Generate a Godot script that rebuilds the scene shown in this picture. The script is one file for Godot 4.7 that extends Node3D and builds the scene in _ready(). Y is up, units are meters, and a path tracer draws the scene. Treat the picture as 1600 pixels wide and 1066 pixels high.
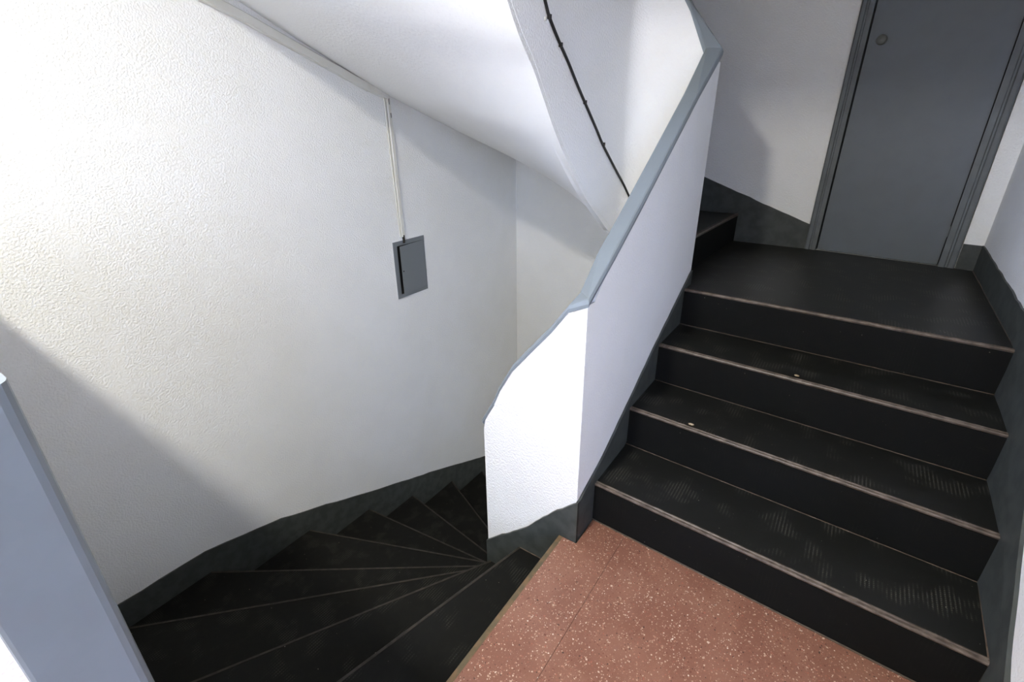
extends Node3D

const R := 0.176          # riser height
const XL := -2.39         # left wall surface
const ZB := -3.55         # back wall surface behind the lower flight
const ZG := -0.11         # near edge of the winding stair well

var M := {}
var taken := {}

# ------------------------------------------------------------------ helpers
func numbered(called: String) -> String:
	if not taken.has(called):
		taken[called] = 0
		return called
	taken[called] += 1
	return "%s_%03d" % [called, taken[called]]

func new_st() -> SurfaceTool:
	var st := SurfaceTool.new()
	st.begin(Mesh.PRIMITIVE_TRIANGLES)
	st.set_smooth_group(-1)
	return st

func tri(st: SurfaceTool, a: Vector3, b: Vector3, c: Vector3) -> void:
	st.add_vertex(a); st.add_vertex(b); st.add_vertex(c)

func quad(st: SurfaceTool, a: Vector3, b: Vector3, c: Vector3, d: Vector3) -> void:
	tri(st, a, b, c); tri(st, a, c, d)

# solid prism: 2D outline mapped by (origin + p.x*u + p.y*v), pushed along w
func add_prism(st: SurfaceTool, poly: PackedVector2Array, o: Vector3, u: Vector3, v: Vector3, w: Vector3) -> void:
	var p := poly
	if Geometry2D.is_polygon_clockwise(p):
		p = p.duplicate(); p.reverse()
	var idx := Geometry2D.triangulate_polygon(p)
	var flip := u.cross(v).dot(w) > 0.0
	for i in range(0, idx.size(), 3):
		var a := o + u * p[idx[i]].x + v * p[idx[i]].y
		var b := o + u * p[idx[i + 1]].x + v * p[idx[i + 1]].y
		var c := o + u * p[idx[i + 2]].x + v * p[idx[i + 2]].y
		var ccw := (p[idx[i + 1]] - p[idx[i]]).cross(p[idx[i + 2]] - p[idx[i]]) > 0.0
		if ccw != flip:
			tri(st, a, c, b); tri(st, a + w, b + w, c + w)
		else:
			tri(st, a, b, c); tri(st, a + w, c + w, b + w)
	var n := p.size()
	for i in n:
		var a := o + u * p[i].x + v * p[i].y
		var q := p[(i + 1) % n]
		var b := o + u * q.x + v * q.y
		if flip:
			quad(st, a, a + w, b + w, b)
		else:
			quad(st, a, b, b + w, a + w)

func prism_y(poly: PackedVector2Array, y0: float, y1: float) -> SurfaceTool:   # outline in x, z
	var st := new_st()
	add_prism(st, poly, Vector3(0, y0, 0), Vector3.RIGHT, Vector3.BACK, Vector3(0, y1 - y0, 0))
	return st

func prism_x(poly: PackedVector2Array, x0: float, x1: float) -> SurfaceTool:   # outline in z, y
	var st := new_st()
	add_prism(st, poly, Vector3(x0, 0, 0), Vector3.BACK, Vector3.UP, Vector3(x1 - x0, 0, 0))
	return st

func prism_z(poly: PackedVector2Array, z0: float, z1: float) -> SurfaceTool:   # outline in x, y
	var st := new_st()
	add_prism(st, poly, Vector3(0, 0, z0), Vector3.RIGHT, Vector3.UP, Vector3(0, 0, z1 - z0))
	return st

func add_box(st: SurfaceTool, a: Vector3, b: Vector3) -> void:
	add_prism(st, PackedVector2Array([Vector2(a.x, a.z), Vector2(b.x, a.z), Vector2(b.x, b.z), Vector2(a.x, b.z)]),
		Vector3(0, a.y, 0), Vector3.RIGHT, Vector3.BACK, Vector3(0, b.y - a.y, 0))

func box(a: Vector3, b: Vector3) -> SurfaceTool:
	var st := new_st()
	add_box(st, a, b)
	return st

# box with a frame of its own: origin, three edge vectors
func obox(o: Vector3, u: Vector3, v: Vector3, w: Vector3) -> SurfaceTool:
	var st := new_st()
	add_prism(st, PackedVector2Array([Vector2(0, 0), Vector2(1, 0), Vector2(1, 1), Vector2(0, 1)]), o, u, v, w)
	return st

# sweep a profile (x across, y up) along a path; rings stay upright and are mitred in plan
func add_sweep(st: SurfaceTool, path: PackedVector3Array, prof: PackedVector2Array, round_ := false) -> void:
	var rings := []
	var n := path.size()
	for i in n:
		var d0 := Vector3.ZERO
		var d1 := Vector3.ZERO
		if i > 0: d0 = path[i] - path[i - 1]
		if i < n - 1: d1 = path[i + 1] - path[i]
		d0.y = 0; d1.y = 0
		if d0.length() < 1e-6: d0 = d1
		if d1.length() < 1e-6: d1 = d0
		d0 = d0.normalized(); d1 = d1.normalized()
		var s0 := Vector3(-d0.z, 0, d0.x)
		var s1 := Vector3(-d1.z, 0, d1.x)
		var s := (s0 + s1).normalized()
		var k: float = 1.0 / max(0.35, s.dot(s0))
		var ring := PackedVector3Array()
		for p in prof:
			ring.append(path[i] + s * p.x * k + Vector3.UP * p.y)
		rings.append(ring)
	add_rings(st, rings, 3 if round_ else -1)

# upright wall along a plan line (x, z) with its own foot and head heights
func add_wall(st: SurfaceTool, plan: PackedVector2Array, foot: PackedFloat32Array, head: PackedFloat32Array, half: float) -> void:
	var rings := []
	var n := plan.size()
	for i in n:
		var d0 := (plan[i] - plan[max(i - 1, 0)]).normalized()
		var d1 := (plan[min(i + 1, n - 1)] - plan[i]).normalized()
		if i == 0: d0 = d1
		if i == n - 1: d1 = d0
		var d := (d0 + d1).normalized()
		var s := Vector3(-d.y, 0, d.x) * half / maxf(0.4, d.dot(d0))
		var c := Vector3(plan[i].x, 0, plan[i].y)
		rings.append(PackedVector3Array([c + s + Vector3.UP * foot[i], c + s + Vector3.UP * head[i], c - s + Vector3.UP * head[i], c - s + Vector3.UP * foot[i]]))
	add_rings(st, rings, 0)

# sweep with explicit frames (any direction)
func add_tube(st: SurfaceTool, path: PackedVector3Array, rad: float, seg := 8) -> void:
	var rings := []
	var n := path.size()
	for i in n:
		var t: Vector3 = (path[min(i + 1, n - 1)] - path[max(i - 1, 0)]).normalized()
		var ref := Vector3.UP if absf(t.y) < 0.9 else Vector3.RIGHT
		var a := t.cross(ref).normalized()
		var b := a.cross(t).normalized()
		var ring := PackedVector3Array()
		for k in seg:
			var f := TAU * k / seg
			ring.append(path[i] + (a * cos(f) + b * sin(f)) * rad)
		rings.append(ring)
	add_rings(st, rings)

func add_rings(st: SurfaceTool, rings: Array, smooth := -1) -> void:
	var m: int = rings[0].size()
	# find the orientation from the first segment
	var c := Vector3.ZERO
	for p in rings[0]: c += p
	c /= m
	var c2 := Vector3.ZERO
	for p in rings[1]: c2 += p
	c2 /= m
	var area := Vector3.ZERO
	for j in m:
		area += (rings[0][j] - c).cross(rings[0][(j + 1) % m] - c)
	var flip := area.dot(c2 - c) < 0.0
	for i in rings.size() - 1:
		for j in m:
			var a: Vector3 = rings[i][j]
			var b: Vector3 = rings[i][(j + 1) % m]
			var d: Vector3 = rings[i + 1][j]
			var e: Vector3 = rings[i + 1][(j + 1) % m]
			st.set_smooth_group(-1 if smooth < 0 else (20 + j if smooth == 0 else smooth))
			if flip: quad(st, a, b, e, d)
			else: quad(st, a, d, e, b)
	for side in 2:
		var ring = rings[0] if side == 0 else rings[rings.size() - 1]
		var cc := Vector3.ZERO
		for p in ring: cc += p
		cc /= m
		st.set_smooth_group(-1)
		for j in m:
			var inward := (side == 0) == flip
			if inward: tri(st, cc, ring[(j + 1) % m], ring[j])
			else: tri(st, cc, ring[j], ring[(j + 1) % m])

func add_lathe(st: SurfaceTool, o: Vector3, axis: Vector3, prof: PackedVector2Array, seg := 20) -> void:
	var ref := Vector3.UP if absf(axis.y) < 0.9 else Vector3.RIGHT
	var a := axis.cross(ref).normalized()
	var b := a.cross(axis).normalized()
	var rings := []
	for p in prof:
		var ring := PackedVector3Array()
		for k in seg:
			var f := TAU * k / seg
			ring.append(o + axis * p.y + (a * cos(f) + b * sin(f)) * max(p.x, 0.0004))
		rings.append(ring)
	add_rings(st, rings, 3)

func obj(called: String, st: SurfaceTool, m: Material, parent: Node = null) -> MeshInstance3D:
	st.generate_normals()
	var o := MeshInstance3D.new()
	o.mesh = st.commit()
	o.material_override = m
	o.cast_shadow = GeometryInstance3D.SHADOW_CASTING_SETTING_ON
	if parent == null:
		o.name = numbered(called)
		add_child(o)
	else:
		o.name = called
		parent.add_child(o, true)
	return o

func struct(called: String, st: SurfaceTool, m: Material, label := "") -> MeshInstance3D:
	var o := obj(called, st, m)
	o.set_meta("kind", "structure")
	if label != "":
		o.set_meta("label", label)
	return o

func thing(called: String, label: String, category: String, group := "") -> Node3D:
	var o := Node3D.new()
	o.name = numbered(called)
	add_child(o)
	tag(o, label, category, group)
	return o

func tag(o: Node, label: String, category: String, group := "") -> void:
	o.set_meta("label", label)
	o.set_meta("category", category)
	if group != "":
		o.set_meta("group", group)

func V2(a: Array) -> PackedVector2Array:
	var p := PackedVector2Array()
	for i in range(0, a.size(), 2):
		p.append(Vector2(a[i], a[i + 1]))
	return p

func V3(a: Array) -> PackedVector3Array:
	var p := PackedVector3Array()
	for i in range(0, a.size(), 3):
		p.append(Vector3(a[i], a[i + 1], a[i + 2]))
	return p

# a brushed paint edge: points between the corners with a slight wobble
func wobble(line: PackedVector2Array, amp: float, step: float, seed_: int) -> PackedVector2Array:
	var rng := RandomNumberGenerator.new()
	rng.seed = seed_
	var out := PackedVector2Array()
	for i in line.size() - 1:
		var a := line[i]
		var b := line[i + 1]
		var n: int = max(1, int((b - a).length() / step))
		for k in n:
			var p := a.lerp(b, float(k) / n)
			if i + k > 0:
				p.y += rng.randf_range(-amp, amp)
			out.append(p)
	out.append(line[line.size() - 1])
	return out

# smooth curve through points
func curve3(pts: PackedVector3Array, n: int) -> PackedVector3Array:
	var out := PackedVector3Array()
	for i in pts.size() - 1:
		var p0 := pts[max(i - 1, 0)]
		var p3 := pts[min(i + 2, pts.size() - 1)]
		for k in n:
			out.append(pts[i].cubic_interpolate(pts[i + 1], p0, p3, float(k) / n))
	out.append(pts[pts.size() - 1])
	return out

# ---------------------------------------------------------------- materials
func noise_image(size: int, freq: float, oct: int, seed_: int) -> Image:
	var f := FastNoiseLite.new()
	f.seed = seed_
	f.noise_type = FastNoiseLite.TYPE_SIMPLEX_SMOOTH
	f.frequency = freq
	f.fractal_type = FastNoiseLite.FRACTAL_FBM
	f.fractal_octaves = oct
	return f.get_seamless_image(size, size, false, false, 0.15)

func tex(img: Image) -> ImageTexture:
	img.generate_mipmaps()
	return ImageTexture.create_from_image(img)

func flat(col: Color, rough: float, metal := 0.0) -> StandardMaterial3D:
	var m := StandardMaterial3D.new()
	m.albedo_color = col
	m.roughness = rough
	m.metallic = metal
	return m

func tri_map(m: StandardMaterial3D, per_metre: float) -> void:
	m.uv1_triplanar = true
	m.uv1_world_triplanar = true
	m.uv1_scale = Vector3.ONE * per_metre

func two_tone(img: Image, c0: Color, c1: Color) -> Image:
	var s := img.get_width()
	var out := Image.create(s, s, false, Image.FORMAT_RGB8)
	for y in s:
		for x in s:
			out.set_pixel(x, y, c0.lerp(c1, smoothstep(0.2, 0.8, img.get_pixel(x, y).r)))
	return out

func plaster(c0: Color, c1: Color, bump: float, freq: float, seed_: int) -> StandardMaterial3D:
	var m := StandardMaterial3D.new()
	m.albedo_texture = tex(two_tone(noise_image(256, 0.012, 4, seed_), c0, c1))
	m.roughness = 0.85
	m.metallic_specular = 0.25
	var h := noise_image(1024, freq, 2, seed_ + 7)
	h.bump_map_to_normal_map(bump)
	m.normal_enabled = true
	m.normal_texture = tex(h)
	tri_map(m, 1.0)
	return m

func terrazzo(seed_: int) -> StandardMaterial3D:
	var s := 1024
	var rng := RandomNumberGenerator.new()
	rng.seed = seed_
	var big := noise_image(s, 0.004, 4, seed_)
	var img := Image.create(s, s, false, Image.FORMAT_RGB8)
	var a := Color(0.485, 0.325, 0.262)
	var b := Color(0.55, 0.39, 0.32)
	for y in s:
		for x in s:
			var t: float = 0.22 + 0.56 * smoothstep(0.25, 0.75, big.get_pixel(x, y).r) + rng.randf_range(-0.25, 0.25)
			img.set_pixel(x, y, a.lerp(b, clampf(t, 0.0, 1.0)))
	var cols := [Color(0.80, 0.70, 0.62), Color(0.72, 0.60, 0.52), Color(0.66, 0.48, 0.40), Color(0.60, 0.37, 0.30), Color(0.42, 0.25, 0.20), Color(0.26, 0.19, 0.17), Color(0.88, 0.82, 0.76)]
	var wts := [0.18, 0.22, 0.18, 0.16, 0.16, 0.05, 0.05]
	for k in 24000:
		var u := rng.randf()
		var ci := 0
		while ci < 6 and u > wts[ci]:
			u -= wts[ci]
			ci += 1
		var rad := 0.6 + 2.0 * pow(rng.randf(), 2.2)
		if rng.randf() < 0.012: rad += 1.8
		var el := rng.randf_range(0.5, 1.0)
		var an := rng.randf() * PI
		var ca := cos(an)
		var sa := sin(an)
		var cx := rng.randf() * s
		var cy := rng.randf() * s
		var q := int(ceil(rad))
		for dy in range(-q, q + 1):
			for dx in range(-q, q + 1):
				var px := (dx * ca + dy * sa) / rad
				var py := (-dx * sa + dy * ca) / (rad * el)
				if px * px + py * py < 1.0 + rng.randf_range(-0.25, 0.25):
					img.set_pixel(posmod(int(cx) + dx, s), posmod(int(cy) + dy, s), cols[ci])
	var m := StandardMaterial3D.new()
	m.albedo_texture = tex(img)
	m.roughness = 0.42
	m.metallic_specular = 0.45
	tri_map(m, 1.0)
	return m

func rubber(seed_: int, base: Color, worn: Color, amount: float, rough: float, spec: float) -> StandardMaterial3D:
	var s := 1024
	var rng := RandomNumberGenerator.new()
	rng.seed = seed_
	var patch := noise_image(s, 0.006, 4, seed_ + 1)
	var mott := noise_image(s, 0.02, 4, seed_ + 2)
	var img := Image.create(s, s, false, Image.FORMAT_RGB8)
	for y in s:
		for x in s:
			var w: float = smoothstep(0.52, 0.80, patch.get_pixel(x, y).r)
			var rib := 1.0 if (x % 11) < 4 else 0.06
			var dash := 1.0 if (y % 8) < 5 else 0.25
			var t: float = w * rib * dash * amount * rng.randf_range(0.2, 1.0)
			t += 0.05 * (mott.get_pixel(x, y).r - 0.5)
			img.set_pixel(x, y, base.lerp(worn, clampf(t, 0.0, 1.0)))
	for k in 90:                                  # grit and paint specks
		var c := worn.lerp(Color(0.62, 0.60, 0.55), rng.randf())
		var px := rng.randi_range(2, s - 4)
		var py := rng.randi_range(2, s - 4)
		img.set_pixel(px, py, c)
		if rng.randf() < 0.35:
			img.fill_rect(Rect2i(px, py, rng.randi_range(1, 3), rng.randi_range(1, 3)), c)
	var m := StandardMaterial3D.new()
	m.albedo_texture = tex(img)
	m.roughness = rough
	m.metallic_specular = spec
	tri_map(m, 1.0)
	return m

func mottled(c0: Color, c1: Color, rough: float, seed_: int, freq := 0.02) -> StandardMaterial3D:
	var m := StandardMaterial3D.new()
	m.albedo_texture = tex(two_tone(noise_image(256, freq, 5, seed_), c0, c1))
	m.roughness = rough
	m.metallic_specular = 0.4
	tri_map(m, 1.6)
	return m

func make_materials() -> void:
	M.plaster = plaster(Color(0.945, 0.945, 0.935), Color(0.953, 0.953, 0.945), 2.2, 0.085, 11)
	M.plaster_fine = plaster(Color(0.947, 0.947, 0.940), Color(0.953, 0.953, 0.948), 1.6, 0.09, 23)
	M.paint_grey = mottled(Color(0.495, 0.525, 0.545), Color(0.505, 0.537, 0.558), 0.38, 5)
	M.door_grey = mottled(Color(0.398, 0.422, 0.442), Color(0.406, 0.431, 0.451), 0.42, 6)
	M.frame_grey = mottled(Color(0.39, 0.41, 0.42), Color(0.42, 0.44, 0.45), 0.45, 8)
	M.skirt = mottled(Color(0.235, 0.25, 0.242), Color(0.285, 0.30, 0.29), 0.5, 9, 0.03)
	M.terrazzo = terrazzo(3)
	M.tread = rubber(31, Color(0.100, 0.102, 0.096), Color(0.50, 0.49, 0.45), 0.75, 0.42, 0.4)
	M.winder = rubber(47, Color(0.098, 0.098, 0.092), Color(0.50, 0.49, 0.44), 0.45, 0.62, 0.2)
	M.riser = rubber(59, Color(0.082, 0.085, 0.083), Color(0.34, 0.34, 0.33), 0.12, 0.6, 0.2)
	M.nosing = mottled(Color(0.27, 0.235, 0.21), Color(0.43, 0.385, 0.35), 0.4, 12, 0.05)
	M.nosing_dark = mottled(Color(0.15, 0.14, 0.12), Color(0.22, 0.20, 0.17), 0.7, 13, 0.05)
	M.bead = mottled(Color(0.27, 0.235, 0.20), Color(0.40, 0.34, 0.29), 0.7, 14, 0.06)
	M.edge = mottled(Color(0.36, 0.32, 0.24), Color(0.45, 0.36, 0.26), 0.6, 15, 0.05)
	M.concrete = flat(Color(0.30, 0.30, 0.29), 0.9)
	M.trunking = flat(Color(0.87, 0.865, 0.83), 0.45)
	M.box_grey = flat(Color(0.455, 0.475, 0.49), 0.45)
	M.black = flat(Color(0.07, 0.07, 0.07), 0.5)
	M.clip = flat(Color(0.82, 0.82, 0.80), 0.4)
	M.crumb = flat(Color(0.62, 0.55, 0.45), 0.9)
	M.metal = flat(Color(0.43, 0.44, 0.42), 0.45, 0.2)
	M.white_paint = flat(Color(0.88, 0.88, 0.87), 0.4)
	var g := flat(Color(0.95, 0.97, 0.98, 0.06), 0.0)
	g.transparency = BaseMaterial3D.TRANSPARENCY_ALPHA
	M.glass = g
	var e := flat(Color(0.95, 0.95, 0.92), 0.3)
	e.emission_enabled = true
	e.emission = Color(1.0, 0.985, 0.90)
	e.emission_energy_multiplier = 2.0
	M.globe = e

# --------------------------------------------------------------- the set-up
func make_camera_and_light() -> void:
	var cam := Camera3D.new()
	cam.name = "camera"
	cam.position = Vector3(0, 1.45, 0)
	cam.rotation_order = EULER_ORDER_YXZ
	cam.rotation_degrees = Vector3(-24.107, 34.6, -0.656)
	cam.fov = 69.49
	cam.near = 0.05
	add_child(cam)
	cam.current = true
	var env := Environment.new()
	env.background_mode = Environment.BG_SKY
	var sky := Sky.new()
	var sm := ProceduralSkyMaterial.new()
	sm.sky_top_color = Color(0.75, 0.825, 1.0)
	sm.sky_horizon_color = Color(0.79, 0.85, 1.0)
	sm.ground_horizon_color = Color(0.66, 0.70, 0.78)
	sm.ground_bottom_color = Color(0.50, 0.50, 0.52)
	sm.sun_angle_max = 0.0
	sm.sky_energy_multiplier = 3.6
	sm.ground_energy_multiplier = 1.7
	sky.sky_material = sm
	env.sky = sky
	env.ambient_light_source = Environment.AMBIENT_SOURCE_DISABLED
	env.tonemap_mode = Environment.TONE_MAPPER_LINEAR
	env.tonemap_exposure = 1.11
	env.sdfgi_enabled = true
	env.ssao_enabled = true
	env.ssil_enabled = true
	var we := WorldEnvironment.new()
	we.name = "environment"
	we.environment = env
	add_child(we)

func ceiling_lamp(at: Vector3, label: String, energy: float) -> void:                # at: centre of the glowing face
	var t := thing("ceiling_lamp", label, "lamp", "flush landing lamps")
	var st := new_st()
	add_lathe(st, at, Vector3.UP, V2([0.0, 0.012, 0.098, 0.012, 0.098, 0.0, 0.104, 0.0, 0.108, 0.01, 0.108, 0.05, 0.0, 0.05]), 28)
	obj("housing", st, M.white_paint, t)
	st = new_st()
	add_lathe(st, at, Vector3.UP, V2([0.0, 0.004, 0.097, 0.004, 0.097, 0.011, 0.0, 0.011]), 28)
	obj("diffuser", st, M.globe, t)
	var l := AreaLight3D.new()
	l.name = "lamp_light"
	l.position = at - Vector3(0, 0.004, 0)
	l.rotation_degrees = Vector3(-90, 0, 0)
	l.area_size = Vector2(0.16, 0.16)
	l.area_normalize_energy = true
	l.light_color = Color(1.0, 0.985, 0.935)
	l.light_energy = energy
	l.area_range = 14.0
	l.area_attenuation = 2.0
	l.shadow_enabled = true
	t.add_child(l)

# ------------------------------------------------------------ the structure
func xr(z: float) -> float:                      # right wall skirting face
	if z > -2.3: return lerpf(0.539, 0.568, clampf((z + 1.35) / -0.95, -0.4, 1.0))
	return lerpf(0.568, 0.58, clampf((z + 2.3) / -1.15, 0.0, 1.0))

func make_shell() -> void:
	# walls with thickness
	var wl := new_st()
	var z0 := 0.15
	var z1 := 1.70
	var sy0 := 1.25
	var sy1 := 2.68
	add_box(wl, Vector3(XL - 0.2, -3.2, -3.9), Vector3(XL, 4.8, z0))
	add_box(wl, Vector3(XL - 0.2, -3.2, z1), Vector3(XL, 4.8, 2.0))
	add_box(wl, Vector3(XL - 0.2, -3.2, z0), Vector3(XL, sy0, z1))
	add_box(wl, Vector3(XL - 0.2, sy1, z0), Vector3(XL, 4.8, z1))
	struct("wall_left", wl, M.plaster)
	var sw := new_st()
	add_box(sw, Vector3(XL - 0.14, sy0, z0), Vector3(XL - 0.07, sy0 + 0.05, z1))
	add_box(sw, Vector3(XL - 0.14, sy1 - 0.05, z0), Vector3(XL - 0.07, sy1, z1))
	add_box(sw, Vector3(XL - 0.14, sy0 + 0.05, z0), Vector3(XL - 0.07, sy1 - 0.05, z0 + 0.05))
	add_box(sw, Vector3(XL - 0.14, sy0 + 0.05, z1 - 0.05), Vector3(XL - 0.07, sy1 - 0.05, z1))
	var swn := struct("window_2", sw, M.white_paint, "white framed side window of the landing hall")
	obj("pane", box(Vector3(XL - 0.107, sy0 + 0.05, z0 + 0.05), Vector3(XL - 0.103, sy1 - 0.05, z1 - 0.05)), M.glass, swn)
	var wr := V2([0.5635, 2.0 - 2.3, 0.547, -1.3, 0.576, -2.3, 0.588, -3.6, 0.80, -3.6, 0.80, -0.3])
	struct("wall_right", prism_y(wr, -3.2, 4.8), M.plaster_fine)
	# back wall: a plain length, and a length with the door opening
	var st := new_st()
	var bl := V2([XL, ZB, -0.215, -3.542, -0.215, -3.8, XL, -3.8])
	add_prism(st, bl, Vector3(0, -3.2, 0), Vector3.RIGHT, Vector3.BACK, Vector3(0, 8.0, 0))
	var br := V2([0.505, -3.455, 0.60, -3.443, 0.60, -3.8, 0.505, -3.8])
	add_prism(st, br, Vector3(0, -3.2, 0), Vector3.RIGHT, Vector3.BACK, Vector3(0, 8.0, 0))
	var bd := V2([-0.215, -3.542, 0.505, -3.455, 0.505, -3.8, -0.215, -3.8])
	add_prism(st, bd, Vector3(0, 2.70, 0), Vector3.RIGHT, Vector3.BACK, Vector3(0, 2.1, 0))
	add_prism(st, bd, Vector3(0, -3.2, 0), Vector3.RIGHT, Vector3.BACK, Vector3(0, 3.2 + 4 * R, 0))
	add_prism(st, V2([-0.215, -3.72, 0.505, -3.63, 0.505, -3.8, -0.215, -3.8]), Vector3(0, 4 * R, 0), Vector3.RIGHT, Vector3.BACK, Vector3(0, 2.7 - 4 * R, 0))
	struct("wall_back", st, M.plaster)
	# the landing hall: wall to the right, wall with the window
	struct("wall_hall", box(Vector3(0.80, -0.2, -0.5), Vector3(2.6, 4.8, -0.3)), M.plaster_fine)
	struct("wall_hall_right", box(Vector3(2.4, -0.2, -0.3), Vector3(2.6, 4.8, 2.0)), M.plaster_fine)
	st = new_st()
	var wy0 := 0.75
	var wy1 := 2.65
	var cuts := [[1.05, 2.25]]
	var prev := XL
	for c in cuts:
		add_box(st, Vector3(prev, -3.2, 1.8), Vector3(c[0], 4.8, 2.0))
		add_box(st, Vector3(c[0], -3.2, 1.8), Vector3(c[1], wy0, 2.0))
		add_box(st, Vector3(c[0], wy1, 1.8), Vector3(c[1], 4.8, 2.0))
		prev = c[1]
	add_box(st, Vector3(prev, -3.2, 1.8), Vector3(2.4, 4.8, 2.0))
	struct("wall_front", st, M.plaster_fine)
	# windows: frame, mullion and panes
	for wi in 1:
		var x0: float = cuts[wi][0]
		var x1: float = cuts[wi][1]
		var xm := (x0 + x1) * 0.5
		var w := new_st()
		add_box(w, Vector3(x0, wy0, 1.86), Vector3(x0 + 0.05, wy1, 1.93))
		add_box(w, Vector3(x1 - 0.05, wy0, 1.86), Vector3(x1, wy1, 1.93))
		add_box(w, Vector3(x0 + 0.05, wy0, 1.86), Vector3(x1 - 0.05, wy0 + 0.05, 1.93))
		add_box(w, Vector3(x0 + 0.05, wy1 - 0.05, 1.86), Vector3(x1 - 0.05, wy1, 1.93))
		var wn := struct("window_%d" % (wi + 1), w, M.white_paint, "wide white framed window lighting the landing hall")
		obj("mullion", box(Vector3(xm - 0.025, wy0 + 0.05, 1.86), Vector3(xm + 0.025, wy1 - 0.05, 1.93)), M.white_paint, wn)
		obj("pane", box(Vector3(x0 + 0.05, wy0 + 0.05, 1.893), Vector3(xm - 0.025, wy1 - 0.05, 1.897)), M.glass, wn)
		obj("pane", box(Vector3(xm + 0.025, wy0 + 0.05, 1.893), Vector3(x1 - 0.05, wy1 - 0.05, 1.897)), M.glass, wn)
	# ceilings, beam and floor slabs
	struct("ceiling", box(Vector3(XL, 2.98, ZG), Vector3(2.4, 3.16, 1.8)), M.plaster_fine)
	struct("ceiling_roof", box(Vector3(XL - 0.2, 4.8, -3.9), Vector3(2.6, 5.0, 2.0)), M.plaster_fine)
	struct("trim_beam", box(Vector3(XL, 2.72, ZG), Vector3(0.80, 2.98, 0.08)), M.plaster_fine, "plastered ceiling beam between the landing hall and the stairs")
	struct("ceiling_landing", prism_y(V2([-0.66, -1.275, 0.545, -1.35, 0.565, ZG, -0.66, ZG]), 2.98, 3.16), M.plaster_fine)
	struct("ceiling_stairs", prism_x(V2([-1.35, 2.98, -1.35, 3.16, -2.33, 3.86, -3.44, 3.86, -3.44, 3.68, -2.38, 3.68]), -0.60, 0.575), M.plaster_fine, "sloping plastered underside of the next straight flight")
	# terrazzo floor, laid in slabs on a bed
	var fl := struct("floor", prism_y(V2([-0.645, ZG, -0.645, -1.262, -0.588, -1.262, -0.59, -1.405, 0.545, -1.335, 0.57, -0.3, 2.4, -0.3, 2.4, 1.8, XL, 1.8, XL, ZG]), -0.2, -0.03), M.concrete)
	var slabs := [
		V2([-0.645, -1.262, -0.588, -1.262, -0.59, -1.405, -0.452, -1.3965, -0.452, -0.50, -0.645, -0.50]),
		V2([-0.645, -0.498, -0.452, -0.498, -0.452, 0.40, -0.645, 0.40]),
		V2([-0.4508, -1.3965, 0.543, -1.336, 0.565, -0.50, -0.4508, -0.50]),
		V2([-0.4508, -0.4992, 0.56, -0.4992, 0.56, 0.40, -0.4508, 0.40]),
		V2([0.565, -0.298, 2.4, -0.298, 2.4, 0.40, 0.565, 0.40]),
		V2([-1.30, 0.402, 2.4, 0.402, 2.4, 1.8, -1.30, 1.8]),
		V2([-1.30, 0.05, -0.65, 0.05, -0.65, 0.40, -1.30, 0.40]),
	]
	for s in slabs:
		obj("terrazzo_slab", prism_y(s, -0.03, 0.0), M.terrazzo, fl)
	obj("edge_strip", box(Vector3(-0.662, -0.06, -1.262), Vector3(-0.645, 0.0005, ZG)), M.edge, fl)
	# closed bottom of the stair well
	struct("floor_below", box(Vector3(XL - 0.2, -3.4, -3.9), Vector3(2.6, -3.2, 2.0)), M.concrete)

func make_baseboards() -> void:
	# left wall, painted along the winding steps
	var top := wobble(V2([ZG, -0.545, -0.275, -0.556, -0.434, -0.561, -0.642, -0.568, -0.836, -0.613, -1.053, -0.672, -1.343, -0.786, -1.688, -0.933, -2.402, -1.206, -2.983, -1.45, ZB, -1.70]), 0.003, 0.07, 5)
	top.append_array(V2([ZB, -2.6, -2.0, -2.2, ZG, -1.0]))
	struct("baseboard_left", prism_x(top, XL, XL + 0.008), M.skirt, "dark painted skirting following the winding steps down the left wall")
	# right wall
	top = wobble(V2([-3.44, 0.838, -2.62, 0.822, -2.318, 0.812, -1.652, 0.529, -1.431, 0.359, -1.251, 0.225, -1.10, 0.13, -0.30, 0.13]), 0.0025, 0.05, 6)
	top.append_array(V2([-0.30, -0.01, -1.36, -0.01, -2.3, 0.35, -3.44, 0.55]))
	var st := new_st()
	var n := top.size()
	# follows the bend of the wall: thin upright strip
	var idx := Geometry2D.triangulate_polygon(top)
	for i in range(0, idx.size(), 3):
		var q := []
		for k in 3:
			var p := top[idx[i + k]]
			q.append(Vector3(xr(p.x), p.y, p.x))
		if (q[1] - q[0]).cross(q[2] - q[0]).x > 0.0: tri(st, q[0], q[1], q[2])
		else: tri(st, q[0], q[2], q[1])
	for i in n:
		var p := top[i]
		var q := top[(i + 1) % n]
		var a := Vector3(xr(p.x), p.y, p.x)
		var b := Vector3(xr(q.x), q.y, q.x)
		quad(st, a, b, b + Vector3(0.02, 0, 0), a + Vector3(0.02, 0, 0))
	struct("baseboard_right", st, M.skirt, "dark painted skirting stepping up the right wall")
	# back wall, left of the door, sloping up with the next flight
	top = wobble(V2([-0.214, 0.853, -0.415, 0.925, -0.621, 1.005, -0.899, 1.105, -1.3, 1.30, -2.2, 1.62]), 0.0025, 0.04, 7)
	top.append_array(V2([-2.2, 1.3, -0.9, 0.9, -0.62, 4 * R - 0.01, -0.214, 4 * R - 0.01]))
	struct("baseboard_back", prism_z(top, -3.55, -3.533), M.skirt, "dark painted skirting rising to the left of the grey door")
	struct("baseboard_back_corner", obox(Vector3(0.506, 4 * R - 0.01, -3.462), Vector3(0.076, 0, 0.009), Vector3(0, 0.142, 0), Vector3(0, 0, 0.014)), M.skirt, "short dark skirting between the door frame and the right wall")

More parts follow.
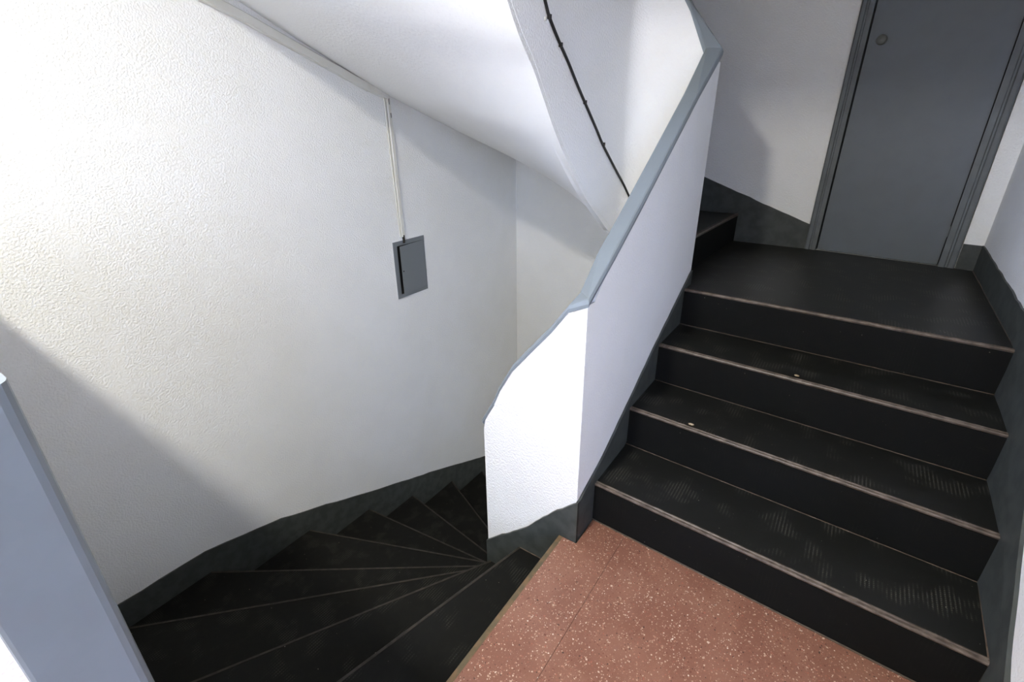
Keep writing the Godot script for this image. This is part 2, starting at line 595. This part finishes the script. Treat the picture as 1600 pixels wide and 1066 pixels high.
func make_door() -> void:
	var d := Node3D.new()
	d.name = "door_1"
	add_child(d)
	d.set_meta("kind", "structure")
	d.set_meta("label", "narrow flat grey door in a moulded grey frame on the upper landing")
	var u := Vector3(0.72, 0, 0.087).normalized()       # along the wall
	var nrm := Vector3(-u.z, 0, u.x)                    # out of the wall
	var o := Vector3(-0.215, 4 * R, -3.542)
	var top := 1.985
	# frame: two jambs and a head, each with a groove between two raised bands
	for side in 2:
		var x0 := 0.003 if side == 0 else 0.652
		var flip := side == 1
		var f := new_st()
		var prof := V2([0.0, -0.06, 0.0, 0.012, 0.006, 0.016, 0.022, 0.016, 0.027, 0.009, 0.033, 0.009, 0.037, 0.014, 0.060, 0.014, 0.062, -0.06])
		if flip:
			var pr := PackedVector2Array()
			for q in prof: pr.append(Vector2(0.070 - q.x * 1.12, q.y))
			prof = pr
		add_prism(f, prof, o + u * x0, u, nrm, Vector3(0, top + 0.02, 0))
		obj("door_jamb", f, M.frame_grey, d)
	obj("door_head", obox(o + u * 0.003 + Vector3(0, top + 0.02, 0) - nrm * 0.05, u * 0.72, Vector3(0, 0.07, 0), nrm * 0.065), M.frame_grey, d)
	# leaf, set in a shadow gap
	var leaf := obj("door_leaf", obox(o + u * 0.0715 + Vector3(0, 0.006, 0) - nrm * 0.032, u * 0.578, Vector3(0, top + 0.008, 0), nrm * 0.034), M.door_grey, d)
	var st := new_st()
	add_lathe(st, o + u * 0.132 + Vector3(0, 1.108, 0), nrm, V2([0.0, 0.0, 0.024, 0.0, 0.024, 0.003, 0.013, 0.006, 0.012, 0.018, 0.020, 0.023, 0.023, 0.031, 0.020, 0.038, 0.0, 0.041]), 20)
	obj("door_knob", st, M.metal, leaf)
	obj("door_stop", obox(o + u * 0.062 + Vector3(0, 0.0, 0) - nrm * 0.075, u * 0.60, Vector3(0, top + 0.03, 0), nrm * 0.02), M.black, d)
	obj("hinge", obox(o + u * 0.6475 + Vector3(0, 0.16, 0) - nrm * 0.004, u * 0.006, Vector3(0, 0.055, 0), nrm * 0.014), M.frame_grey, d)
	obj("hinge", obox(o + u * 0.6475 + Vector3(0, 1.70, 0) - nrm * 0.004, u * 0.006, Vector3(0, 0.055, 0), nrm * 0.014), M.frame_grey, d)

# ---------------------------------------------------------------- the stairs
const NL := [[-0.597, -1.415], [-0.600, -1.725], [-0.603, -2.025], [-0.600, -2.328]]
const NR := [[0.537, -1.347], [0.549, -1.648], [0.560, -1.948], [0.566, -2.257]]

func bead(st: SurfaceTool, a: Vector3, b: Vector3, w := 0.004) -> void:
	add_tube(st, PackedVector3Array([a, b]), w * 0.62, 5)

func nosing_profile_strip(st: SurfaceTool, a: Vector3, b: Vector3, front: Vector3, w: float, t: float) -> void:
	# ribbed strip lying on the front edge: a lip and two low ribs
	var prof := V2([0.005, -t, 0.007, -0.002, 0.004, 0.0025, -0.002, 0.003, -0.0045, 0.0005, -0.0065, 0.0005, -0.009, 0.003, -w + 0.002, 0.0026, -w, 0.0, -w, -0.002, 0.0, -0.002, 0.0, -t])
	add_prism(st, prof, a, front, Vector3.UP, b - a)

func make_right_flight() -> void:
	var t := thing("stair_flight", "straight black stair flight rising from the red terrazzo to the grey door", "stairs")
	for i in 4:
		var k := i + 1
		var y := k * R
		var l := Vector3(NL[i][0], y, NL[i][1])
		var r := Vector3(NR[i][0], y, NR[i][1])
		var front := Vector3(-(r - l).z, 0, (r - l).x).normalized()
		var back: PackedVector2Array
		if i < 3:
			back = V2([NR[i + 1][0], NR[i + 1][1], NL[i + 1][0], NL[i + 1][1]])
		else:
			back = V2([0.578, -3.448, -0.21, -3.540, -0.635, -3.545, -0.695, -2.424, -0.605, -2.424])
		var top := PackedVector2Array([Vector2(l.x, l.z), Vector2(r.x, r.z)])
		top.append_array(back)
		var body := obj("step", prism_y(top, y - R - 0.09, y - 0.008), M.concrete, t)
		obj("tread", prism_y(top, y - 0.008, y), M.tread, body)
		obj("riser", obox(l + Vector3(0, -R + 0.001, 0), r - l, Vector3(0, R - 0.012, 0), front * 0.005), M.riser, body)
		var st := new_st()
		nosing_profile_strip(st, l, r, front, 0.0155 if i < 3 else 0.012, 0.008)
		obj("nosing_strip", st, M.nosing, body)
		# line of sealant where the step meets walls and the riser behind
		var b := new_st()
		var br := Vector3(back[0].x, y, back[0].y)
		bead(b, r, br + Vector3(0, 0, 0.006))
		bead(b, r, r - Vector3(0, R, -0.004))
		var lb := new_st()
		bead(lb, l - Vector3(0, 0.004, -0.003), l - Vector3(0, R, -0.004), 0.003)
		obj("edge_bead", lb, M.bead, body)
		if i < 3:
			var bl := Vector3(back[1].x, y, back[1].y)
			bead(b, l, bl + Vector3(0, 0, 0.006), 0.003)
			bead(b, br + Vector3(0, 0, 0.006), bl + Vector3(0, 0, 0.006), 0.003)
		if i == 0:
			bead(b, l + Vector3(0, -R, 0.006), r + Vector3(0, -R, 0.006), 0.005)
		obj("edge_bead", b, M.bead, body)

# nosing lines of the winding flight, inner point to outer point, 0 at the terrazzo edge
const WN := [
	[-0.662, -1.275, -0.662, ZG], [-0.846, -1.275, -1.117, ZG], [-1.000, -1.275, -1.651, ZG],
	[-1.02, -1.43, -2.312, ZG], [-1.02, -1.605, XL, -0.631], [-1.02, -1.732, XL, -1.193],
	[-1.02, -1.776, XL, -1.642], [-1.02, -1.845, XL, -2.052], [-1.02, -1.903, XL, -2.508],
	[-1.02, -2.12, XL, -2.93], [-1.02, -2.34, XL, -3.51], [-0.90, -2.424, -1.95, ZB],
	[-0.80, -2.424, -1.25, ZB], [-0.695, -2.424, -0.635, ZB]]

func winder_outline(k: int) -> PackedVector2Array:      # tread between line k-1 and line k
	var a = WN[k - 1]
	var b = WN[k]
	var p := V2([a[0], a[1], a[2], a[3]])
	if a[3] > ZG - 0.001 and b[2] < XL + 0.001:
		p.append(Vector2(XL, ZG))
	if a[2] < XL + 0.001 and b[3] < ZB + 0.001 and b[2] > XL + 0.001:
		p.append(Vector2(XL, ZB))
	p.append(Vector2(b[2], b[3]))
	p.append(Vector2(b[0], b[1]))
	if a[1] > -1.276 and b[1] < -1.28:
		p.append(Vector2(-1.02, -1.275))
	if a[1] > -2.36 and b[1] < -2.39:
		p.append(Vector2(-1.02, -2.424))
	return p

func make_winders() -> void:
	var t := thing("winding_stair", "black winding stair fanning down around the white parapet from the terrazzo edge", "stairs")
	for k in range(1, 14):
		var y := -k * R
		var o := winder_outline(k)
		var body := obj("step", prism_y(o, y - 0.30, y - 0.008), M.concrete, t)
		obj("tread", prism_y(o, y - 0.008, y), M.winder, body)
		var a := Vector3(WN[k][0], y, WN[k][1])
		var b := Vector3(WN[k][2], y, WN[k][3])
		var pa := Vector3(WN[k - 1][0], y, WN[k - 1][1])
		var pb := Vector3(WN[k - 1][2], y, WN[k - 1][3])
		var side := Vector3(-(pb - pa).z, 0, (pb - pa).x).normalized()
		var mid := Vector3(WN[k][0] + WN[k][2], 0, WN[k][1] + WN[k][3]) * 0.5 - (pa + pb) * 0.5
		if side.dot(mid) < 0.0: side = -side
		obj("riser", obox(pa + Vector3(0, 0.001, 0), pb - pa, Vector3(0, R - 0.012, 0), side * 0.004), M.riser, body)
		var st := new_st()
		var d := (b - a).normalized()
		add_prism(st, V2([0.003, -0.012, 0.005, -0.002, 0.002, 0.0015, -0.007, 0.0015, -0.007, -0.001, 0.0, -0.012]), a + d * 0.01, side, Vector3.UP, b - a - d * 0.02)
		obj("nosing_strip", st, M.nosing_dark, body)
		if k == 1:
			st = new_st()
			bead(st, Vector3(-0.662, y, -1.266), Vector3(-0.846, y, -1.266))
			obj("edge_bead", st, M.bead, body)

# underside of the flight above: inner edge and wall edge, matched point by point
const SI := [
	[-0.95, 2.98, -0.93], [-0.951, 2.62, -1.03], [-0.951, 2.30, -1.13], [-0.951, 2.06, -1.23], [-0.951, 1.86, -1.32], [-0.951, 1.764, -1.374], [-0.951, 1.677, -1.440], [-0.951, 1.597, -1.518], [-0.951, 1.506, -1.590],
	[-0.951, 1.394, -1.680], [-0.951, 1.275, -1.796], [-0.951, 1.150, -1.935], [-0.951, 1.06, -2.06], [-0.951, 0.975, -2.182], [-0.951, 0.86, -2.36]]
const SO := [
	[-1.30, 2.98, ZG], [-1.75, 2.72, ZG], [XL, 2.45, ZG], [XL, 2.28, -0.50], [XL, 2.10, -0.93], [XL, 2.03, -1.17], [XL, 1.958, -1.367], [XL, 1.812, -1.696], [XL, 1.710, -1.943],
	[XL, 1.603, -2.196], [XL, 1.420, -2.736], [XL, 1.162, -3.55], [-2.037, 1.041, ZB], [-1.743, 0.896, ZB], [-1.30, 0.66, ZB]]

func make_upper_flight() -> void:
	var t := thing("upper_stair_flight", "white plastered underside of the stair flight overhead, dipping to the back wall", "stairs")
	var inner := PackedVector3Array()
	var outer := PackedVector3Array()
	for i in SI.size():
		inner.append(Vector3(SI[i][0], SI[i][1], SI[i][2]))
		outer.append(Vector3(SO[i][0], SO[i][1], SO[i][2]))
	inner = curve3(inner, 5)
	outer = lin3(outer, 5)
	var st := new_st()
	st.set_smooth_group(1)
	var nn := 14
	var up := Vector3(0, 0.06, 0)
	for i in inner.size() - 1:
		for j in nn:
			var a := inner[i].lerp(outer[i], float(j) / nn)
			var b := inner[i].lerp(outer[i], float(j + 1) / nn)
			var c := inner[i + 1].lerp(outer[i + 1], float(j + 1) / nn)
			var d := inner[i + 1].lerp(outer[i + 1], float(j) / nn)
			st.set_smooth_group(1)
			quad(st, a, d, c, b)
			st.set_smooth_group(2)
			quad(st, a + up, b + up, c + up, d + up)
		st.set_smooth_group(4)
		quad(st, inner[i], inner[i] + up, inner[i + 1] + up, inner[i + 1])
	obj("soffit", st, M.plaster, t)
	for k in range(1, 14):
		var y := (18 - k) * R
		var o := winder_outline(k)
		# here each tread lies between line k and the higher line k - 1
		var body := obj("step", prism_y(o, y - 0.045, y - 0.008), M.concrete, t)
		obj("tread", prism_y(o, y - 0.008, y), M.tread, body)
		var a := Vector3(WN[k][0], y, WN[k][1])
		var b := Vector3(WN[k][2], y, WN[k][3])
		var d := (b - a).normalized()
		var side := Vector3(-d.z, 0, d.x)
		var mid := Vector3(WN[k - 1][0] + WN[k - 1][2], 0, WN[k - 1][1] + WN[k - 1][3]) * 0.5 - Vector3(a.x + b.x, 0, a.z + b.z) * 0.5
		if side.dot(mid) > 0.0: side = -side
		var lift := 0.001 if k > 11 else 0.07
		obj("riser", obox(a + Vector3(0, -R + lift, 0), b - a, Vector3(0, R - 0.011 - lift, 0), side * 0.005), M.riser, body)
		st = new_st()
		add_prism(st, V2([0.006, -0.012, 0.008, -0.002, 0.004, 0.003, -0.014, 0.003, -0.014, -0.001, 0.0, -0.012]), a + d * 0.01, side, Vector3.UP, b - a - d * 0.02)
		obj("nosing_strip", st, M.nosing, body)

func lin3(pts: PackedVector3Array, n: int) -> PackedVector3Array:
	var out := PackedVector3Array()
	for i in pts.size() - 1:
		for k in n:
			out.append(pts[i].lerp(pts[i + 1], float(k) / n))
	out.append(pts[pts.size() - 1])
	return out

# ---------------------------------------------------------------- parapets
func coping_profile(w: float, t: float) -> PackedVector2Array:
	var h := w * 0.5
	return V2([-h, 0.0, h, 0.0, h + 0.001, t * 0.45, h - 0.003, t * 0.88, h - 0.008, t, -h + 0.008, t, -h + 0.003, t * 0.88, -h - 0.001, t * 0.45])

func make_parapet() -> void:
	var t := thing("stair_parapet", "white plastered stair parapet with grey painted coping folding around the stair well", "parapet")
	# limb beside the straight flight (x -0.672 .. -0.602)
	var body := V2([-1.329, 0.945, -1.449, 1.047, -1.638, 1.173, -1.877, 1.336, -2.150, 1.522, -2.372, 1.672, -2.372, 0.30, -1.329, -0.30])
	obj("wall_limb", prism_x(body, -0.654, -0.602), M.plaster_fine, t)
	# limb across the near end of the well, dropping towards the winding steps
	body = V2([-0.602, 0.938, -0.645, 0.922, -0.666, 0.907, -0.728, 0.824, -0.789, 0.756, -0.881, 0.645, -0.939, 0.545, -0.962, 0.484, -0.985, 0.436, -1.012, 0.385, -1.02, 0.34, -1.02, -1.2, -0.602, -0.6])
	obj("wall_end", prism_z(body, -1.329, -1.277), M.plaster, t)
	# limb down along the lower flight
	body = V2([-1.329, 0.30, -1.45, 0.10, -1.70, -0.25, -2.372, -1.15, -2.372, -2.7, -1.329, -1.6])
	obj("wall_limb", prism_x(body, -1.02, -0.968), M.plaster_fine, t)
	# limb climbing round the far end of the well and back along the flight overhead: its foot follows the soffit
	var low := PackedVector3Array()
	for i in SI.size():
		low.append(Vector3(SI[i][0], SI[i][1], SI[i][2]))
	low = curve3(low, 5)
	low.reverse()
	var plan := PackedVector2Array([Vector2(-0.602, -2.398), Vector2(-0.656, -2.398), Vector2(-0.735, -2.398)])
	var foot := PackedFloat32Array([0.45, 0.50, 0.56])
	var head := PackedFloat32Array([1.664, 1.690, 1.852])
	var rad := 0.12
	for k in 13:                                   # the rounded turn
		var f := PI * 0.5 * k / 12.0
		plan.append(Vector2(-0.976 + rad - rad * sin(f), -2.398 + rad - rad * cos(f)))
		foot.append(lerpf(0.68, 0.96, k / 12.0))
		head.append(lerpf(2.035, 2.26, k / 12.0))
	for q in low:
		if q.z <= -1.275 and q.z > -2.27:
			plan.append(Vector2(-0.976, q.z))
			foot.append(q.y + 0.03)
			head.append(lerpf(2.262, 3.50, (q.z + 2.278) / 1.0))
	var st := new_st()
	add_wall(st, plan, foot, head, 0.026)
	obj("wall_limb", st, M.plaster_fine, t)
	body = V2([-0.60, 3.16, -0.66, 2.98, -0.95, 2.45, -1.02, 2.10, -1.02, 3.50, -0.60, 4.0])
	obj("wall_end", prism_z(body, -1.329, -1.277), M.plaster_fine, t)
	# coping, one continuous painted band
	var path := V3([-0.994, -1.14, -2.36, -0.994, -0.23, -1.70, -0.994, 0.12, -1.45,
		-0.994, 0.372, -1.304, -0.966, 0.472, -1.304, -0.939, 0.536, -1.304, -0.881, 0.637, -1.304, -0.789, 0.748, -1.304, -0.728, 0.820, -1.304, -0.666, 0.905, -1.304,
		-0.628, 0.936, -1.304, -0.628, 1.042, -1.449, -0.628, 1.165, -1.638, -0.628, 1.328, -1.877, -0.628, 1.516, -2.150])
	path.append(Vector3(-0.628, 1.690, -2.398))
	for k in range(2, plan.size()):
		path.append(Vector3(plan[k].x, head[k] - 0.004, plan[k].y))
	st = new_st()
	add_sweep(st, path, coping_profile(0.060, 0.026))
	obj("coping", st, M.paint_grey, t)
	# painted skirting at the foot
	var top := wobble(V2([-2.424, 0.775, -1.955, 0.533, -1.729, 0.402, -1.471, 0.257, -1.290, 0.187, -1.272, 0.185]), 0.002, 0.04, 21)
	top.append_array(V2([-1.272, -0.005, -1.42, -0.005, -1.45, 0.05, -2.424, 0.55]))
	obj("skirting", prism_x(top, -0.602, -0.5935), M.skirt, t)
	top = wobble(V2([-0.5935, 0.187, -0.682, 0.104, -0.743, 0.037, -0.827, -0.065, -0.924, -0.148, -1.023, -0.239]), 0.003, 0.025, 22)
	top.append_array(V2([-1.023, -0.75, -0.90, -0.7, -0.662, -0.40, -0.662, -0.01, -0.5935, -0.01]))
	obj("skirting", prism_z(top, -1.277, -1.2665), M.skirt, t)

func make_guard() -> void:
	var t := thing("landing_parapet", "low parapet with smooth grey painted end post at the edge of the winding stair", "parapet")
	# runs from the terrazzo edge to the left wall, slightly out of square
	var u := Vector3(-1.745, 0, -0.074)
	var a := Vector3(-0.660, 0, -0.0715)
	var n := Vector3(0, 0, 0.0935)
	obj("wall_limb", obox(a + u * 0.03 + Vector3(0, -0.9, 0) + n * 0.06, u * 0.97, Vector3(0, 2.09, 0), n * 0.88), M.plaster_fine, t)
	# grey end post with softened corners
	var st := new_st()
	add_prism(st, V2([0.0, 0.014, 0.0, 0.0885, 0.002, 0.0920, 0.006, 0.0935, 0.06, 0.0935, 0.06, 0.0, 0.016, 0.0, 0.009, 0.002, 0.003, 0.007]), Vector3(-0.645, -0.05, -0.0715), Vector3(-1, 0, 0), Vector3(0, 0, 1), Vector3(0, 1.272, 0))
	obj("end_post", st, M.paint_grey, t)
	st = new_st()
	add_sweep(st, PackedVector3Array([Vector3(-0.7045, 1.19, -0.0275), Vector3(-2.388, 1.19, -0.099)]), coping_profile(0.094, 0.033))
	obj("coping", st, M.paint_grey, t)
	# low white wall of the landing behind it
	var w := thing("low_wall", "low white plastered wall beside the grey end post", "wall")
	obj("wall_limb", box(Vector3(-1.42, -0.03, 0.04), Vector3(-1.32, 0.80, 1.79)), M.plaster_fine, w)
	obj("wall_cap", box(Vector3(-1.43, 0.80, 0.04), Vector3(-1.31, 0.825, 1.79)), M.paint_grey, w)

# ------------------------------------------------------- fittings on the walls
func make_fittings() -> void:
	# junction box
	var b := thing("wall_cabinet", "small grey metal cabinet set in the left wall below the white trunking", "cabinet")
	obj("backing_plate", box(Vector3(XL - 0.002, 0.370, -2.412), Vector3(XL + 0.003, 0.752, -2.128)), M.plaster_fine, b)
	var f := new_st()
	add_box(f, Vector3(XL, 0.373, -2.163), Vector3(XL + 0.008, 0.750, -2.133))
	add_box(f, Vector3(XL, 0.373, -2.412), Vector3(XL + 0.008, 0.750, -2.400))
	add_box(f, Vector3(XL, 0.373, -2.400), Vector3(XL + 0.008, 0.398, -2.163))
	add_box(f, Vector3(XL, 0.722, -2.400), Vector3(XL + 0.008, 0.750, -2.163))
	obj("frame", f, M.box_grey, b)
	obj("recess", box(Vector3(XL + 0.003, 0.398, -2.400), Vector3(XL + 0.005, 0.722, -2.163)), M.black, b)
	# the door hangs on the far side and stands slightly ajar
	var u := Vector3(0.017, 0, 0.226)
	var d := obj("door", obox(Vector3(XL + 0.0055, 0.400, -2.398), u, Vector3(0, 0.320, 0), Vector3(0.004, 0, -0.0003)), M.box_grey, b)
	var st := new_st()
	add_lathe(st, Vector3(XL + 0.0245, 0.555, -2.185), Vector3(1, 0, -0.07).normalized(), V2([0.0, 0.0, 0.005, 0.0, 0.005, 0.002, 0.0, 0.002]), 10)
	obj("lock", st, M.black, d)
	# trunking
	var t := thing("cable_trunking", "cream plastic cable trunking sloping under the soffit and dropping to the grey cabinet", "trunking")
	var run := V3([XL, 2.215, -0.52, XL, 2.045, -0.94, XL, 2.006, -1.05, XL, 1.938, -1.235, XL, 1.876, -1.42, XL, 1.770, -1.70, XL, 1.680, -1.94, XL, 1.626, -2.085])
	st = new_st()
	add_strip(st, run, 0.042, 0.022)
	obj("sloping_run", st, M.trunking, t)
	st = new_st()
	add_strip(st, V3([XL, 1.628, -2.080, XL, 1.606, -2.145, XL, 1.592, -2.212]), 0.036, 0.026)
	obj("elbow", st, M.trunking, t)
	st = new_st()
	add_strip(st, V3([XL, 1.60, -2.212, XL, 1.20, -2.216, XL, 0.775, -2.224]), 0.026, 0.018)
	obj("vertical_run", st, M.trunking, t)
	st = new_st()
	add_tube(st, V3([XL + 0.005, 1.58, -2.188, XL + 0.005, 1.20, -2.195, XL + 0.005, 0.775, -2.206]), 0.005, 6)
	obj("side_wire", st, M.trunking, t)
	st = new_st()
	add_tube(st, V3([XL + 0.012, 0.785, -2.224, XL + 0.013, 0.755, -2.225, XL + 0.010, 0.735, -2.226]), 0.009, 6)
	obj("wire_entry", st, M.nosing_dark, t)
	st = new_st()
	add_box(st, Vector3(XL + 0.0178, 1.545, -2.2135), Vector3(XL + 0.0195, 1.585, -2.2105))
	obj("crack", st, M.nosing_dark, t)
	st = new_st()
	add_box(st, Vector3(XL + 0.0178, 1.475, -2.219), Vector3(XL + 0.0195, 1.500, -2.2145))
	obj("crack", st, M.nosing_dark, t)
	# black cable clipped along the flight overhead
	var c := thing("black_cable", "thin black cable clipped along the white parapet of the flight overhead", "cable")
	var xc := -0.9445
	var cp := curve3(V3([xc, 2.18, -1.30, xc, 1.93, -1.475, xc, 1.793, -1.571, xc, 1.752, -1.600, xc, 1.696, -1.660, xc, 1.635, -1.735, xc, 1.554, -1.826, xc, 1.421, -1.985, xc, 1.360, -2.055, xc, 1.300, -2.136, xc, 1.227, -2.238, -0.939, 1.170, -2.308, -0.921, 1.118, -2.338, -0.898, 1.072, -2.356, -0.80, 0.97, -2.3665]), 4)
	st = new_st()
	add_tube(st, cp, 0.0052, 8)
	obj("cable_line", st, M.black, c)
	for q in [[1.752, -1.600], [1.682, -1.678], [1.512, -1.878], [1.356, -2.068]]:
		st = new_st()
		add_box(st, Vector3(-0.9502, q[0] - 0.006, q[1] - 0.005), Vector3(-0.9385, q[0] + 0.007, q[1] + 0.005))
		var cl := obj("clip", st, M.black, c)
		if q[0] > 1.75:
			st = new_st()
			add_lathe(st, Vector3(-0.95, q[0] - 0.006, q[1] + 0.016), Vector3.RIGHT, V2([0.0, 0.0, 0.006, 0.0, 0.006, 0.003, 0.0, 0.004]), 10)
			obj("nail_head", st, M.clip, cl)

# flat bar on the left wall: points are its centre line on the wall
func add_strip(st: SurfaceTool, path: PackedVector3Array, w: float, depth: float) -> void:
	var rings := []
	for i in path.size():
		var d: Vector3 = (path[min(i + 1, path.size() - 1)] - path[max(i - 1, 0)]).normalized()
		var s := Vector3(0, -d.z, d.y)
		var ring := PackedVector3Array()
		for q in [Vector2(-0.5, 0), Vector2(0.5, 0), Vector2(0.5, 0.75), Vector2(0.40, 1.0), Vector2(-0.40, 1.0), Vector2(-0.5, 0.75)]:
			ring.append(path[i] + s * q.x * w + Vector3(q.y * depth, 0, 0))
		rings.append(ring)
	add_rings(st, rings)

func _ready() -> void:
	make_camera_and_light()
	make_materials()
	make_shell()
	make_baseboards()
	make_door()
	make_right_flight()
	make_winders()
	make_upper_flight()
	make_parapet()
	make_guard()
	ceiling_lamp(Vector3(-0.86, 2.93, 0.69), "small flush ceiling lamp with opal diffuser over the terrazzo landing", 9.0)
	ceiling_lamp(Vector3(-0.86, 2.93 - 18 * R, 0.69), "small flush ceiling lamp with opal diffuser on the floor below", 16.0)
	make_fittings()
	make_crumbs()

func make_crumbs() -> void:
	var rng := RandomNumberGenerator.new()
	rng.seed = 77
	var spots := [[Vector3(-0.347, 0.3550, -1.734), 0.011, "pale plaster crumb on the front edge of the second step"], [Vector3(-0.047, 0.5310, -2.019), 0.009, "pale plaster crumb on the front edge of the third step"]]
	for q in spots:
		var st := new_st()
		var rings := []
		for j in 4:
			var ring := PackedVector3Array()
			var rr: float = q[1] * [0.9, 1.0, 0.7, 0.2][j]
			for k in 9:
				var f := TAU * k / 9.0
				ring.append(q[0] + Vector3(cos(f) * rr * rng.randf_range(0.85, 1.2), [0.0, 0.0025, 0.005, 0.006][j], sin(f) * rr * 0.55 * rng.randf_range(0.85, 1.2)))
			rings.append(ring)
		add_rings(st, rings, 3)
		var o := obj("plaster_crumb", st, M.crumb)
		tag(o, q[2], "crumb", "crumbs on the steps")
